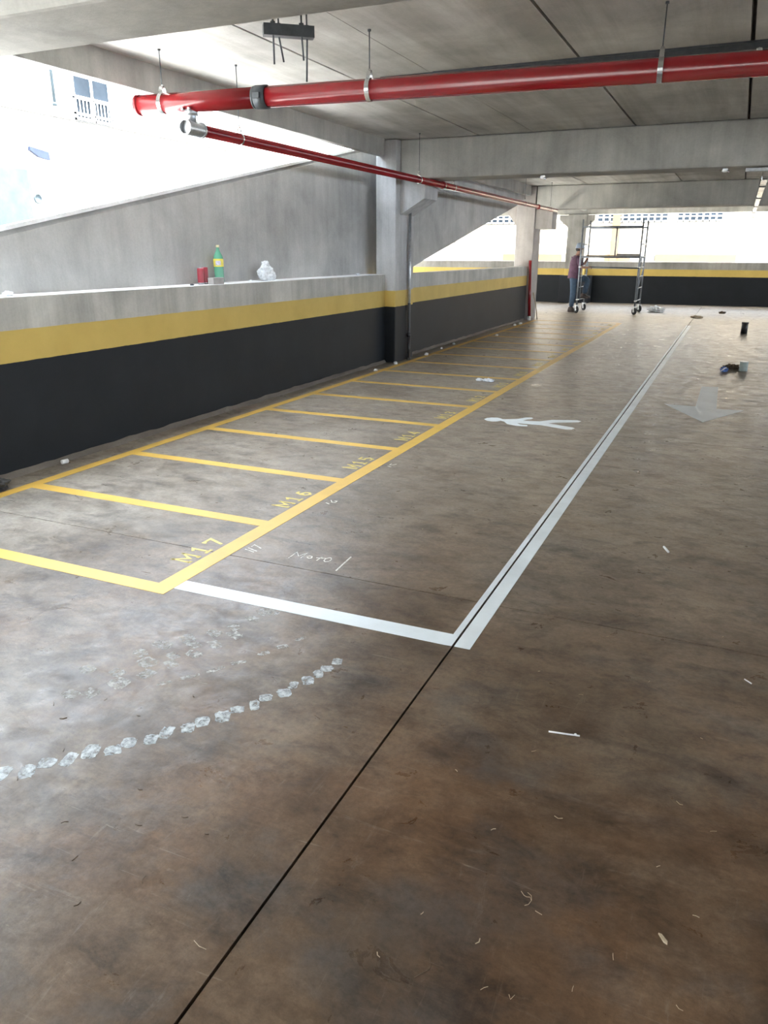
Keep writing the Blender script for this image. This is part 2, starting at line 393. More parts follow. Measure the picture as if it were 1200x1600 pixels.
# shell nobody sees but light meets
b = BM(); box(b, XR, XR + .2, YB, 26.3, -.1, 1.25); box(b, XR, XR + .2, YB, 26.3, 2.1, 3.3); struct('wall_right', b, 'shell')
b = BM(); box(b, -4.9, XR + .2, YB - .2, YB, -.1, 1.62); box(b, -4.9, XR + .2, YB - .2, YB, 2.7, 3.3); struct('wall_back', b, 'shell')
b = BM(); box(b, -30, 30, -24.2, -24, -3, 8); struct('wall_neighbour', b, 'stucco')

# left parapet, two stretches, each with its rough mortar foot
b = BM(); rbox(b, -4.955, -4.62, YB, 10.33, 0, 1.243, .008); struct('wall_left', b, 'wall')
b = BM(); rbox(b, -4.86, -4.60, 11.0, 18.58, 0, 1.232, .008); struct('wall_left_far', b, 'wall')
b = BM(); rbox(b, -12, XR, 26.1, 26.32, -.02, 1.27, .01); struct('wall_far', b, 'farwall')
def foot(y0, y1, x, name, wd=.045):
    b = BM(); n = int((y1 - y0) / .09); pts = []
    for i in range(n + 1):
        y = y0 + (y1 - y0) * i / n; pts.append((y, x + wd * (.45 + .8 * abs(noise.noise(Vector((y * 1.7, x, 0)))) + .5 * noise.noise(Vector((y * 7, 1, 0))))))
    V = []
    for y, xx in pts:
        h = .035 + .02 * noise.noise(Vector((y * 5, 3, 3)))
        V.append([b.verts.new(p) for p in ((x - .01, y, 0.0), (xx + .012, y, 0.0), (xx, y, h * .35), (x + .006, y, h), (x - .01, y, h))])
    for A, B in zip(V, V[1:]):
        for k in range(4): b.faces.new((A[k], B[k], B[k + 1], A[k + 1]))
    b.faces.new(V[0]); b.faces.new(V[-1][::-1]); bmesh.ops.recalc_face_normals(b, faces=b.faces[:])
    struct(name, b, 'mortar')
foot(YB, 10.3, -4.62, 'baseboard_left'); foot(11.0, 18.5, -4.60, 'baseboard_left_far', .03)

# columns with brackets
def column(x0, x1, y0, y1, top, label, mat, mk):
    b = BM(); rbox(b, x0, x1, y0, y1, 0, top, .012); mk(b)
    return struct('concrete_column', b, mat, label, 'column')
def mk1(b):
    prism(b, [(-4.46, 2.494), (-4.46, 2.04), (-4.43, 2.06), (-4.10, 2.25), (-4.09, 2.40), (-4.09, 2.494)], 10.47, 10.98, 'y')
column(-4.76, -4.455, 10.31, 10.99, 2.99, 'first concrete column, painted black and yellow at its foot', 'column', mk1)
def mk2(b):
    rbox(b, -4.50, -4.10, 18.64, 19.12, 2.06, 2.49, .01)
    prism(b, [(-4.93, 2.60), (-4.93, 2.13), (-4.95, 2.13), (-5.17, 2.42), (-5.17, 2.60)], 18.64, 19.12, 'y')
column(-4.94, -4.505, 18.6, 19.25, 2.99, 'second concrete column, bare, with a square bracket block', 'column_bare', mk2)
def mk3(b):
    prism(b, [(-4.6, 2.66), (-4.6, 2.3), (-4.56, 2.3), (-4.33, 2.5), (-4.33, 2.66)], 25.7, 26.0, 'y')
    prism(b, [(-5.1, 2.66), (-5.1, 2.3), (-5.15, 2.3), (-5.42, 2.52), (-5.42, 2.66)], 25.7, 26.0, 'y')
column(-5.14, -4.56, 25.66, 26.08, 2.67, 'third concrete column standing at the far parapet behind the worker', 'farwall', mk3)
b = BM(); rbox(b, -5.27, -4.3, 25.6, 26.08, 0, .845, .01)
struct('trim_1', b, 'dado')

# ramp rising away behind the parapet
def zt(y): return 2.777 + .1967 * (y - 9.73)
b = BM(); ch = .035
sec = [(-5.10, -1.93), (-4.93, -1.93), (-4.93, -ch), (-4.93 - ch, 0), (-5.10, 0)]
for y0, y1 in ((-14, 18.85),):
    A = [b.verts.new((x, y0, zt(y0) + z)) for x, z in sec]; B = [b.verts.new((x, y1, zt(y1) + z)) for x, z in sec]
    b.faces.new(A); b.faces.new(B[::-1])
    for k in range(5): b.faces.new((A[k], B[k], B[(k + 1) % 5], A[(k + 1) % 5]))
bmesh.ops.recalc_face_normals(b, faces=b.faces[:])
struct('wall_ramp', b, 'ramp')
b = BM()
def slope(b, x0, x1, y0, y1, a, c):
    v = [b.verts.new((x, y, zt(y) + z)) for z in (a, c) for x, y in ((x0, y0), (x1, y0), (x1, y1), (x0, y1))]
    for f in ((3, 2, 1, 0), (4, 5, 6, 7), (0, 1, 5, 4), (1, 2, 6, 5), (2, 3, 7, 6), (3, 0, 4, 7)): b.faces.new([v[i] for i in f])
slope(b, -8.4, -5.10, -14, 18.85, -1.3, -.95); struct('floor_ramp', b, 'cap')
b = BM(); slope(b, -4.990, -4.922, -14, 18.85, .002, .032); struct('trim_ramp_lit', b, 'cap')  # pale strip paints the sunlit edge along the ramp wall top

# ------------------------------------------------------------------ buildings outside
bd = thing('apartment_building', (-14, 13, -3), 'sunlit white apartment building beyond the ramp, with a white balcony rail', 'building')
b = BM(); box(b, -18, -14, -16, 13.5, -3, 9); box(b, -18, -14, 13.5, 39, -3, 9); obj('wall', b, 'stucco', bd)
def win(px, y0, y1, z0, z1, parent):
    f = BM(); t = .04
    for a in (y0, (y0 + y1) / 2 - t / 2, y1 - t): box(f, px - .02, px + .05, a, a + t, z0, z1)
    box(f, px - .02, px + .05, y0, y1, z1 - t, z1); box(f, px - .02, px + .05, y0, y1, z0, z0 + t)
    fr = obj('window_frame', f, 'whiteframe', parent)
    g = BM(); box(g, px - .01, px + .012, y0 + t, y1 - t, z0 + t, z1 - t); obj('pane', g, 'glass', fr)
    return fr
win(-14, 14.27, 15.42, 4.36, 5.45, bd)
b = BM()
for k in range(11):
    y = 14.31 + k * .108; box(b, -13.965, -13.950, y, y + .024, 4.40, 4.78)
box(b, -13.975, -13.945, 14.25, 15.44, 4.76, 4.83); box(b, -13.975, -13.945, 14.25, 15.44, 4.44, 4.49); box(b, -13.975, -13.945, 14.25, 15.44, 4.34, 4.38)
for y in (14.25, 14.84, 15.40): box(b, -13.99, -13.945, y, y + .05, 4.34, 4.80)
obj('balcony_rail', b, 'whiteframe', bd)
b = BM(); box(b, -14.0, -13.955, 4, 24, 4.30, 4.325); obj('sill_course', b, 'shadowline', bd)
b = BM(); tube(b, (-13.94, 13.69, 4.55), (-13.94, 13.69, 8), .03); tube(b, (-13.94, 13.69, 4.52), (-13.94, 13.69, 4.58), .045); obj('drainpipe', b, 'pale', bd)
b = BM(); prism(b, [(12.79, 3.62), (13.27, 3.56), (13.29, 3.40), (13.0, 3.44), (12.78, 3.55)], -13.93, -13.86, 'x')
obj('torn_tarp', b, 'blue', None, (-13.9, 13, 3.4), label='torn blue sheet hanging on the white building beyond the ramp', cat='tarp')
b = BM(); lathe(b, [(.10, -.02), (.10, .012), (.08, .012), (.08, .0), (0, .0)], (-13.98, 12.92, 2.62), 24, 'x'); obj('round_vent', b, 'pale', bd)
b = BM(); rbox(b, -13.0, -11.9, 8.2, 10.95, -3, 3.05, .12); rbox(b, -12.9, -12.0, 8.4, 9.95, 3.05, 3.10, .02)
obj('water_tank', b, 'pale', None, (-12.5, 9.5, -3), label='pale cyan block structure outside at the far left edge', cat='tank')

fb = thing('office_building', (-2, 40, -3), 'long sunlit white and ochre building facing the far opening', 'building')
b = BM(); box(b, -40, 30, 40, 46, -3, 9); obj('wall', b, 'stucco2', fb)
b = BM(); box(b, -40, 30, 39.965, 40.0, 2.015, 2.045); box(b, -40, 30, 39.93, 40.0, 2.86, 2.92); obj('sill_course', b, 'shadowline', fb)
for x0, x1 in ((-12.2, -9.4), (-6.6, -3.35), (-2.95, -.98), (1.5, 4.5)):
    f = BM(); n = int(round((x1 - x0) / .3)); s = (x1 - x0) / n
    for k in range(n + 1): box(f, x0 + k * s - .035, x0 + k * s + .035, 39.9, 40.0, 2.93, 4.4)
    for z in (2.93, 3.12, 4.35): box(f, x0, x1, 39.9, 40.0, z, z + .05)
    fr = obj('window_frame', f, 'whiteframe', fb); g = BM(); box(g, x0, x1, 39.95, 40.0, 2.95, 4.38); obj('pane', g, 'glass', fr)
for x0, x1 in ((-11.2, -8.2), (-8.0, -6.9), (-6.1, -4.9), (-3.73, -.2), (1.2, 5)):
    b = BM(); rbox(b, x0, x1, 39.88, 40.02, 0.2, 1.46, .02); obj('ochre_panel', b, 'orange', fb)
b = BM(); rbox(b, -5.85, -5.5, 39.8, 40.05, -3, 5, .02); obj('ochre_pilaster', b, 'orange', fb)
b = BM(); rbox(b, -4.45, -3.76, 39.86, 40.02, 1.15, 1.42, .02); obj('grey_grille', b, 'greyline', fb)

# ------------------------------------------------------------------ floor markings
bay = thing('parking_bay_marking', (-3.3, 10.5, 0), 'yellow painted grid of narrow motorcycle bays along the wall', 'floor marking')
b = BM(); prism(b, [(-2.405, 2.645), (-2.30, 2.645), (-2.30, 18.56), (-2.405, 18.56)], 0, .0016); obj('front_line', b, 'yellow', bay)
b = BM(); prism(b, [(-4.36, 2.0), (-4.27, 2.0), (-4.27, 18.56), (-4.36, 18.56)], 0, .0016); obj('wall_line', b, 'yellow', bay)
for k in range(17):
    y = 2.55 + k * .9955; b = BM(); x1 = -2.30 if k == 0 else -2.405
    prism(b, [(-4.27, y), (x1, y), (x1, y + .095), (-4.27, y + .095)], 0, .0016); obj('divider_line', b, 'yellow', bay)
wk = thing('walkway_marking', (-1.5, 10, 0), 'pale grey-white painted line framing the pedestrian strip beside the bays', 'floor marking')
b = BM(); prism(b, [(-2.335, 2.66), (-2.20, 2.565), (-.91, 2.655), (-.91, 2.75), (-2.24, 2.66)], 0, .0018)
b.free(); b = BM(); prism(b, [(-2.298, 2.625), (-.905, 2.645), (-.905, 2.745), (-2.298, 2.722)], 0, .0018); obj('cross_line', b, 'white', wk)
b = BM(); prism(b, [(-.905, 2.645), (-.8785, 2.648), (-.8785, 18.6), (-.905, 18.6)], 0, .0018); prism(b, [(-.8675, 2.648), (-.80, 2.65), (-.80, 18.6), (-.8675, 18.6)], 0, .0018)
obj('long_line', b, 'white', wk)
GL = {'M': ([[(0, 0), (0, 1), (.5, .3), (1, 1), (1, 0)], [(-.1, 0), (.2, 0)], [(.8, 0), (1.1, 0)], [(-.1, 1), (.1, 1)], [(.9, 1), (1.1, 1)]]),
      '1': ([[(.12, .78), (.5, 1), (.5, 0)], [(.15, 0), (.85, 0)]]), '0': ([[(.5, 1), (.85, .8), (.85, .2), (.5, 0), (.15, .2), (.15, .8), (.5, 1)]]),
      '2': ([[(.1, .8), (.45, 1), (.85, .78), (.75, .5), (.1, 0), (.9, 0)]]), '3': ([[(.1, .9), (.5, 1), (.85, .78), (.5, .53), (.88, .28), (.5, 0), (.1, .1)]]),
      '4': ([[(.7, 0), (.7, 1), (.08, .3), (.95, .3)]]), '5': ([[(.88, 1), (.2, 1), (.17, .56), (.6, .62), (.88, .33), (.6, 0), (.1, .08)]]),
      '6': ([[(.8, .93), (.42, .95), (.15, .55), (.15, .2), (.5, 0), (.86, .2), (.82, .48), (.5, .6), (.2, .42)]]), '7': ([[(.08, .82), (.08, 1), (.92, 1), (.38, 0)]]),
      '8': ([[(.5, 1), (.82, .8), (.5, .54), (.15, .25), (.5, 0), (.85, .25), (.5, .54), (.18, .8), (.5, 1)]]), '9': ([[(.8, .55), (.45, .42), (.15, .65), (.2, .92), (.55, 1), (.85, .8), (.82, .4), (.5, 0), (.2, .08)]])}
for k in range(16):
    n = 17 - k; y0 = 2.92 + k * .9955; b = BM(); s = 'M%02d' % n if n < 10 else 'M%d' % n
    b.free(); nb = thing('bay_number', (-2.48, y0, 0), 'yellow stencilled bay number reading %s beside the long yellow line' % s, 'bay number', 'stencilled bay numbers')
    for ci, c in enumerate(s):
        u0 = y0 + ci * .128; wd = .085 if c == 'M' else .078; h = .105; b = BM()
        for pl in GL[c]: stroke(b, [(-2.435 - v * h, u0 + u * wd) for u, v in pl], .0175, 0, .0014)
        obj('letter' if c == 'M' else 'numeral', b, 'yellow_text', nb)
b = BM(); prism(b, [(-.224, 9.99), (-.035, 10.02), (-.018, 8.55), (.244, 8.57), (-.119, 7.781), (-.54, 8.62), (-.223, 8.60)], 0, .0016)
obj('direction_arrow', b, 'grey', None, (-.12, 8.9, 0), label='pale grey painted arrow on the floor pointing towards the camera', cat='arrow marking')
pg = thing('pedestrian_pictogram', (-1.6, 7.05, 0), 'white walking figure painted on the floor between the yellow and grey lines', 'floor marking')
body = [(-1.923, 7.111), (-1.891, 7.116), (-1.784, 7.185), (-1.727, 7.281), (-1.68, 7.308), (-1.654, 7.285), (-1.662, 7.231), (-1.693, 7.202), (-1.72, 7.121), (-1.56, 7.161), (-1.465, 7.283), (-1.24, 7.367), (-1.196, 7.339), (-1.214, 7.278), (-1.413, 7.172), (-1.469, 7.108), (-1.22, 7.026), (-1.194, 6.989), (-1.212, 6.936), (-1.261, 6.918), (-1.514, 7.004), (-1.614, 6.999), (-1.745, 7.0), (-1.704, 6.949), (-1.627, 6.938), (-1.619, 6.905), (-1.668, 6.883), (-1.733, 6.885), (-1.818, 6.92), (-1.872, 7.013), (-1.915, 7.04)]
b = BM(); prism(b, body, 0, .0016); obj('figure_body', b, 'pictwhite', pg)
b = BM(); prism(b, [(-2.082, 7.038), (-2.072, 7.102), (-2.035, 7.144), (-1.981, 7.159), (-1.935, 7.133), (-1.918, 7.10), (-1.918, 7.035), (-1.937, 6.994), (-1.983, 6.967), (-2.037, 6.985)], 0, .0016); obj('figure_head', b, 'pictwhite', pg)
# chalk handwriting
b = BM()
for s in ([(-1.99, 3.189), (-1.991, 3.282), (-1.955, 3.233), (-1.933, 3.295), (-1.931, 3.216)], [(-1.908, 3.244), (-1.902, 3.262), (-1.885, 3.259), (-1.878, 3.24), (-1.887, 3.229), (-1.902, 3.235), (-1.908, 3.244)],
          [(-1.856, 3.252), (-1.80, 3.268)], [(-1.837, 3.22), (-1.833, 3.275)], [(-1.801, 3.235), (-1.804, 3.262), (-1.795, 3.281), (-1.783, 3.284), (-1.769, 3.259), (-1.773, 3.233), (-1.787, 3.224), (-1.801, 3.235)]):
    stroke(b, s, .0055, 0, .0008)
stroke(b, [(-1.68, 3.142), (-1.693, 3.342)], .0085, 0, .0008)
obj('chalk_writing', b, 'chalk', None, (-1.85, 3.2, 0), label='white chalk handwriting MOTO and a slash on the floor', cat='chalk writing')
def chalk_no(name, y, strokes, lab):
    b = BM()
    for s in strokes: stroke(b, s, .006, 0, .0008)
    obj('chalk_writing', b, 'chalk', None, (-2.24, y, 0), label=lab, cat='chalk writing')
chalk_no('c', 3.2, [[(-2.275, 3.20), (-2.205, 3.182)], [(-2.269, 3.222), (-2.199, 3.200)], [(-2.263, 3.246), (-2.262, 3.275), (-2.2, 3.245)]], 'small white chalk strokes just right of the M17 stencil and line')
chalk_no('c', 4.1, [[(-2.257, 4.10), (-2.223, 4.085)], [(-2.25, 4.16), (-2.225, 4.125), (-2.203, 4.13), (-2.203, 4.16), (-2.222, 4.155)]], 'small chalk number 16 just right of the M16 stencil and line')
chalk_no('c', 5.1, [[(-2.25, 5.08), (-2.215, 5.07)], [(-2.25, 5.16), (-2.25, 5.12), (-2.225, 5.13), (-2.21, 5.16)]], 'small faint chalk mark just right of the M15 stencil and line')
# tyre tracks in pale dust
T1 = [(-1.895, 1.302), (-1.833, 1.34), (-1.808, 1.395), (-1.757, 1.437), (-1.723, 1.495), (-1.663, 1.533), (-1.644, 1.585), (-1.588, 1.631), (-1.566, 1.683), (-1.517, 1.734), (-1.493, 1.784), (-1.446, 1.838), (-1.425, 1.895), (-1.384, 1.944), (-1.372, 2.002), (-1.327, 2.058), (-1.325, 2.118), (-1.291, 2.17), (-1.278, 2.227), (-1.267, 2.275), (-1.253, 2.34)]
T2 = [(-2.043, 1.723), (-1.982, 1.761), (-2.116, 1.883), (-1.935, 1.855), (-1.996, 1.913), (-1.884, 1.952), (-1.944, 2.022), (-2.014, 2.067), (-1.98, 2.162), (-1.882, 2.106), (-1.847, 2.051), (-1.815, 2.152), (-1.863, 2.215), (-1.918, 2.246), (-1.788, 2.254), (-1.847, 2.335), (-1.756, 2.356), (-1.798, 2.416), (-1.77, 2.511), (-1.762, 2.594), (-1.724, 2.60)]
T3 = [(-1.778, 1.927), (-1.721, 2.003), (-1.66, 2.089), (-1.609, 2.169), (-1.556, 2.274), (-1.518, 2.353), (-1.482, 2.443)]
def tyre(pts, sx, sy, mat, label, ang=-.3):
    tt = thing('tyre_track', (pts[0][0], pts[0][1], 0), label, 'tyre marks')
    for i, (x, y) in enumerate(pts):
        b = BM(); n = 24; t0 = ang + random.uniform(-.25, .25); k_ = 1.3 - .35 * i / len(pts) if mat == 'tyre1' else 1; a = k_ * sx * random.uniform(.75, 1.2); c = k_ * sy * random.uniform(.75, 1.2); P = []
        for k in range(n):
            t = 2 * PI * k / n; q = (abs(math.cos(t)) ** .55 * math.copysign(1, math.cos(t)), abs(math.sin(t)) ** .55 * math.copysign(1, math.sin(t)))
            rr = random.uniform(.85, 1.08); u, v = q[0] * a * rr, q[1] * c * rr
            P.append((x + u * math.cos(t0) - v * math.sin(t0), y + u * math.sin(t0) + v * math.cos(t0)))
        prism(b, P, 0, .0006); obj('tread_print', b, mat, tt)
tyre(T1, .023, .027, 'tyre1', 'curved row of crisp pale tyre tread prints in the foreground', .5)
tyre(T2, .038, .030, 'tyre2', 'broad faint pale tyre print patch ending at the white line')
tyre(T3, .014, .034, 'tyre2', 'sparse row of faint tyre nicks between the two other tyre tracks', -.6)

# ------------------------------------------------------------------ pipes overhead
A = Vector((-4.46, 5.24, 2.63)); B = Vector((.02, 5.66, 2.63)); ax = (B - A).normalized()
mp = thing('fire_main_pipe', A, 'thick red fire main pipe running across under the ceiling', 'pipe')
b = BM(); tube(b, A, A + ax * 1.06, .071, 32); tube(b, A + ax * 1.06, A + ax * 15.0, .071, 32); obj('pipe_body', b, 'red', mp)
b = BM(); tube(b, A - ax * .012, A + ax * .02, .074, 32); tube(b, A - ax * .02, A - ax * .01, .062, 32); obj('end_cap', b, 'red', mp)
b = BM(); tube(b, A + ax * 1.03, A + ax * 1.12, .080, 32); tube(b, A + ax * 1.01, A + ax * 1.03, .076, 32)
for s in (-1, 1): rbox(b, *(lambda c: (c.x - .03, c.x + .03, c.y + s * .085 - .012, c.y + s * .085 + .012, c.z - .02, c.z + .02))(A + ax * 1.075), .004)
obj('grooved_coupling', b, 'darksteel', mp)
PX = -4.0; PZ = 2.448
c0 = A + ax * (PX - A.x) / ax.x
b = BM(); tube(b, (PX, c0.y, PZ + .03), (PX, c0.y, c0.z - .04), .036, 20); lathe(b, [(.05, 0), (.05, .035), (.04, .05)], (PX, c0.y, 2.535), 20)
for s in (-1, 1): tube(b, (PX + s * .03, c0.y - .052, 2.575), (PX + s * .03, c0.y - .075, 2.575), .010, 8)
obj('branch_riser', b, 'galv', mp)
br = thing('branch_pipe', (PX, 5.2, PZ), 'thin red sprinkler branch pipe running away along the left wall', 'pipe')
b = BM(); tube(b, (PX, c0.y - .02, PZ), (PX, 18.50, PZ), .043, 24); obj('pipe_body', b, 'red', br)
b = BM(); tube(b, (PX, c0.y - .085, PZ), (PX, c0.y + .11, PZ), .053, 24, cap=False); tube(b, (PX, c0.y - .06, PZ), (PX, c0.y - .055, PZ), .051, 24)
band(b, (PX, c0.y - .085, PZ), .046, .018, .012, (0, 1, 0)); band(b, (PX, c0.y + .105, PZ), .046, .018, .012, (0, 1, 0)); obj('tee_fitting', b, 'galv', br)
for y in (10.93, 16.75):
    b = BM(); tube(b, (PX, y - .05, PZ), (PX, y + .05, PZ), .049, 20); obj('coupling', b, 'red', br)
def hanger(p, r, axis, ztop, label, w, rodr, group):
    t = thing('pipe_hanger', (p[0], p[1], ztop), label, 'pipe hanger', group)
    b = BM(); tube(b, (p[0], p[1], p[2] + r + .045), (p[0], p[1], ztop), rodr, 8); tube(b, (p[0], p[1], ztop - .012), (p[0], p[1], ztop), rodr * 3, 10); obj('threaded_rod', b, 'darksteel', t)
    b = BM(); band(b, p, r + .001, w, .003, axis)
    axv = Vector(axis).normalized(); s = axv.cross(Vector((0, 0, 1))).normalized(); up = Vector((0, 0, 1)); c = Vector(p)
    L = []
    for k in range(13):
        a = PI * k / 12; L.append(c + s * math.cos(a) * r * .42 + up * (r * .93 + math.sin(a) * (.048 + r * .1)))
    for P, Q in zip(L, L[1:]):
        v = [b.verts.new(P - axv * w * .45), b.verts.new(P + axv * w * .45), b.verts.new(Q + axv * w * .45), b.verts.new(Q - axv * w * .45)]; b.faces.new(v)
        n = up * .003; v2 = [b.verts.new(x.co + n) for x in v]; b.faces.new(v2[::-1])
    obj('steel_strap', b, 'zinc', t); b = BM(); tube(b, c + up * (r + .040), c + up * (r + .060), rodr * 2.4, 6); obj('nut', b, 'zinc', t)
def onmain(x): return tuple(A + ax * (x - A.x) / ax.x)
for x, l in ((-4.24, 'steel strap hanger nearest the capped end of the red main pipe'), (-2.55, 'steel strap hanger at the middle of the red main pipe'), (-.62, 'steel strap hanger on the red main pipe, furthest right'), (2.2, None)):
    if l: hanger(onmain(x), .071, tuple(ax), 3.0, l, .032, .004, 'strap hangers on the red main pipe')
for y, l in ((5.92, 'hanger on the thin red branch pipe nearest its galvanised tee'), (10.02, 'hanger on the thin red pipe just before the first column'), (11.40, 'hanger on the thin red pipe just past the first column'),
             (15.62, 'hanger on the thin red pipe before the second column'), (17.9, 'last hanger on the thin red pipe, at the second column')):
    hanger((PX, y, PZ), .043, (0, 1, 0), 3.0, l, .018, .0035, 'hangers on the thin red branch pipe')

# surface conduit on the ceiling
cd = thing('ceiling_conduit', (-3.13, 6.7, 2.98), 'dark grey steel channel conduit clamped to the ceiling behind the red main', 'conduit')
b = BM(); rbox(b, -3.10, 10.5, 6.80, 6.87, 2.945, 2.998, .004); box(b, -2.6, 10.5, 6.785, 6.885, 2.985, 2.999); obj('channel', b, 'darksteel', cd)
for x in (-2.27, -1.01, -.08, 1.2):
    b = BM(); rbox(b, x - .02, x + .02, 6.76, 6.90, 2.935, 2.945, .003); tube(b, (x, 6.78, 2.915), (x, 6.78, 2.95), .010, 10); tube(b, (x, 6.78, 2.90), (x, 6.78, 2.915), .015, 6); obj('clamp', b, 'zinc', cd)
# channel with rods beside the near beam
un = thing('mounting_channel', (-2.80, 4.66, 2.9), 'short dark steel channel with dangling threaded rods by the near beam', 'bracket')
b = BM(); c0_ = Vector((-2.93, 4.66, 2.87)); c1_ = Vector((-2.68, 4.86, 2.87)); d = (c1_ - c0_).normalized(); s = Vector((-d.y, d.x, 0))
prism(b, [tuple((c0_ + s * .035).xy), tuple((c0_ - s * .035).xy), tuple((c1_ - s * .035).xy), tuple((c1_ + s * .035).xy)], 2.835, 2.90); obj('channel', b, 'darksteel', un)
for k, (t, dz, lean) in enumerate(((.06, .16, 0), (.10, .14, .03), (.24, .13, .01), (.28, .24, -.01))):
    p = c0_ + d * t + s * (.018 if k % 2 else -.02); b = BM(); path(b, [(p.x, p.y, 3.0), (p.x, p.y, 2.84), (p.x + lean, p.y, 2.835 - dz)], .006, 8)
    tube(b, (p.x, p.y, 2.90), (p.x, p.y, 2.912), .016, 6); obj('threaded_rod', b, 'darksteel', un)
# perforated tray, right of frame
def tray(name, x0, x1, y0, y1, z0, z1, label, along):
    t = thing(name, ((x0 + x1) / 2, (y0 + y1) / 2, z0), label, 'cable tray')
    b = BM(); 
    if along == 'y':
        box(b, x0, x0 + .004, y0, y1, z0, z1); box(b, x1 - .004, x1, y0, y1, z0, z1)
        n = int((y1 - y0) / .25)
        for k in range(n): box(b, x0, x1, y0 + k * .25, y0 + k * .25 + .17, z0, z0 + .004)
        obj('channel', b, 'zinc', t)
        for k in range(5):
            y = y0 + 1 + k * 2.6; b = BM(); box(b, x0 - .006, x1 + .006, y, y + .10, z0 - .006, z1 + .004); obj('splice_collar', b, 'darksteel', t)
        for y in (11.2, 14.4, 18.2, 20.5, 23.4):
            if y0 < y < y1: b = BM(); tube(b, ((x0 + x1) / 2, y, z0), ((x0 + x1) / 2, y, 2.995), .005, 8); obj('hanger_rod', b, 'zinc', t)
    else:
        rbox(b, x0, x1, y0, y1, z0, z1, .004); obj('channel', b, 'galv', t)
        for k in range(6): b = BM(); box(b, x0 + .3 + k * 1.6, x0 + .34 + k * 1.6, y0 - .01, y1 + .01, z0 - .006, 2.499); obj('bracket', b, 'zinc', t)
tray('cable_tray', .10, .175, 11.25, 24.0, 2.405, 2.45, 'bright perforated steel cable tray running away at the top right', 'y')
tray('cable_channel', -.09, 9, 10.62, 10.70, 2.455, 2.496, 'grey steel channel under the middle beam at the right edge', 'x')
for x, y, l in ((-2.50, 10.62, 'tiny shiny steel clip under the middle beam, nearer the first column'), (-.31, 10.60, 'tiny shiny steel clip under the middle beam, nearer the cable tray')):
    b = BM(); rbox(b, x - .03, x + .03, y - .02, y + .02, 2.455, 2.4995, .004); tube(b, (x + .02, y - .03, 2.47), (x + .045, y - .03, 2.45), .012, 8); tube(b, (x - .03, y, 2.48), (x - .06, y, 2.475), .006, 8)
    obj('beam_clip', b, 'zinc', None, (x, y, 2.5), label=l, cat='clip', group='clips under the middle beam')
# standpipe beside the first column
dp = thing('downpipe', (-4.415, 10.75, 0), 'slim dark downpipe standing against the first column', 'pipe')
b = BM(); tube(b, (-4.418, 10.75, .36), (-4.418, 10.75, 2.10), .021, 18); obj('upper_pipe', b, 'galv', dp)
b = BM(); tube(b, (-4.418, 10.75, 0), (-4.418, 10.75, .345), .024, 18); tube(b, (-4.418, 10.75, .33), (-4.418, 10.75, .40), .030, 18); tube(b, (-4.418, 10.75, 0), (-4.418, 10.75, .03), .036, 18); obj('lower_pipe', b, 'blackpvc', dp)
b = BM(); tube(b, (-4.418, 10.75, 0.40), (-4.418, 10.75, .83), .0225, 18, cap=False); obj('painted_section', b, 'blackpvc', dp)
# red pipe leaning at the second column
lp = thing('leaning_pipe', (-4.43, 18.35, 0), 'loose red pipe with white end leaning on the second column', 'pipe')
b = BM(); tube(b, (-4.42, 18.30, .09), (-4.535, 18.545, 1.36), .036, 20); obj('pipe_body', b, 'red', lp)
b = BM(); tube(b, (-4.411, 18.28, 0.012), (-4.42, 18.30, .10), .040, 20); obj('white_end', b, 'whitepl', lp)
b = BM(); path(b, [(-4.33, 18.75, .005), (-4.40, 18.8, .35), (-4.488, 18.85, .62)], .012, 8); obj('leaning_stick', b, 'wood', None, (-4.33, 18.75, 0), label='thin pale stick leaning on the right side of the second column', cat='stick')

b = BM(); rbox(b, -4.95, -4.622, YB, 10.32, 1.2425, 1.2465, .001); struct('trim_ledge_lit', b, 'cap')  # pale skin paints extra sky light onto the ledge top
# ------------------------------------------------------------------ on the ledge
LZ = 1.2465
cn = thing('drink_can', (-4.76, 6.27, LZ), 'tall red can standing on the parapet ledge', 'can')
b = BM(); lathe(b, [(.026, 0), (.031, .008), (.033, .02), (.033, .14), (.029, .152)], (-4.76, 6.25, LZ), 24); lathe(b, [(.026, 0), (.031, .008), (.033, .02), (.033, .15), (.029, .16)], (-4.76, 6.315, LZ), 24)
obj('can_body', b, 'can', cn)
b = BM()
for yy, zz in ((6.25, .152), (6.315, .16)): lathe(b, [(.029, zz), (.028, zz + .004), (.024, zz + .002)], (-4.76, yy, LZ), 24); lathe(b, [(.0275, .001), (.0335, .012), (.0335, .018)], (-4.76, yy, LZ), 24)
obj('can_rim', b, 'galv', cn)
bx, by = -4.84, 6.66
bt = thing('soft_drink_bottle', (bx, by, LZ), 'big green plastic bottle with yellow label on the parapet ledge', 'bottle')
prof = [(.036, 0), (.046, .006), (.049, .02)]
for k in range(7): prof += [(.049, .03 + k * .017), (.045, .038 + k * .017)]
prof += [(.049, .152), (.049, .235), (.043, .262), (.028, .292), (.017, .318), (.0145, .335), (.0145, .35)]
b = BM(); lathe(b, prof, (bx, by, LZ), 32); obj('bottle_body', b, 'pet', bt)
b = BM(); lathe(b, [(.0495, .158), (.0505, .16), (.0505, .232), (.0495, .234)], (bx, by, LZ), 32); lb = obj('label_band', b, 'label', bt)
b = BM()
for k in range(9):
    t0 = -1.55 + k * .12; t1 = t0 + .12; r = .0513
    v = [b.verts.new((bx + r * math.cos(t), by + r * math.sin(t), LZ + z)) for t, z in ((t0, .172), (t1, .172), (t1, .216), (t0, .216))]; b.faces.new(v)
obj('label_print', b, 'label2', lb)
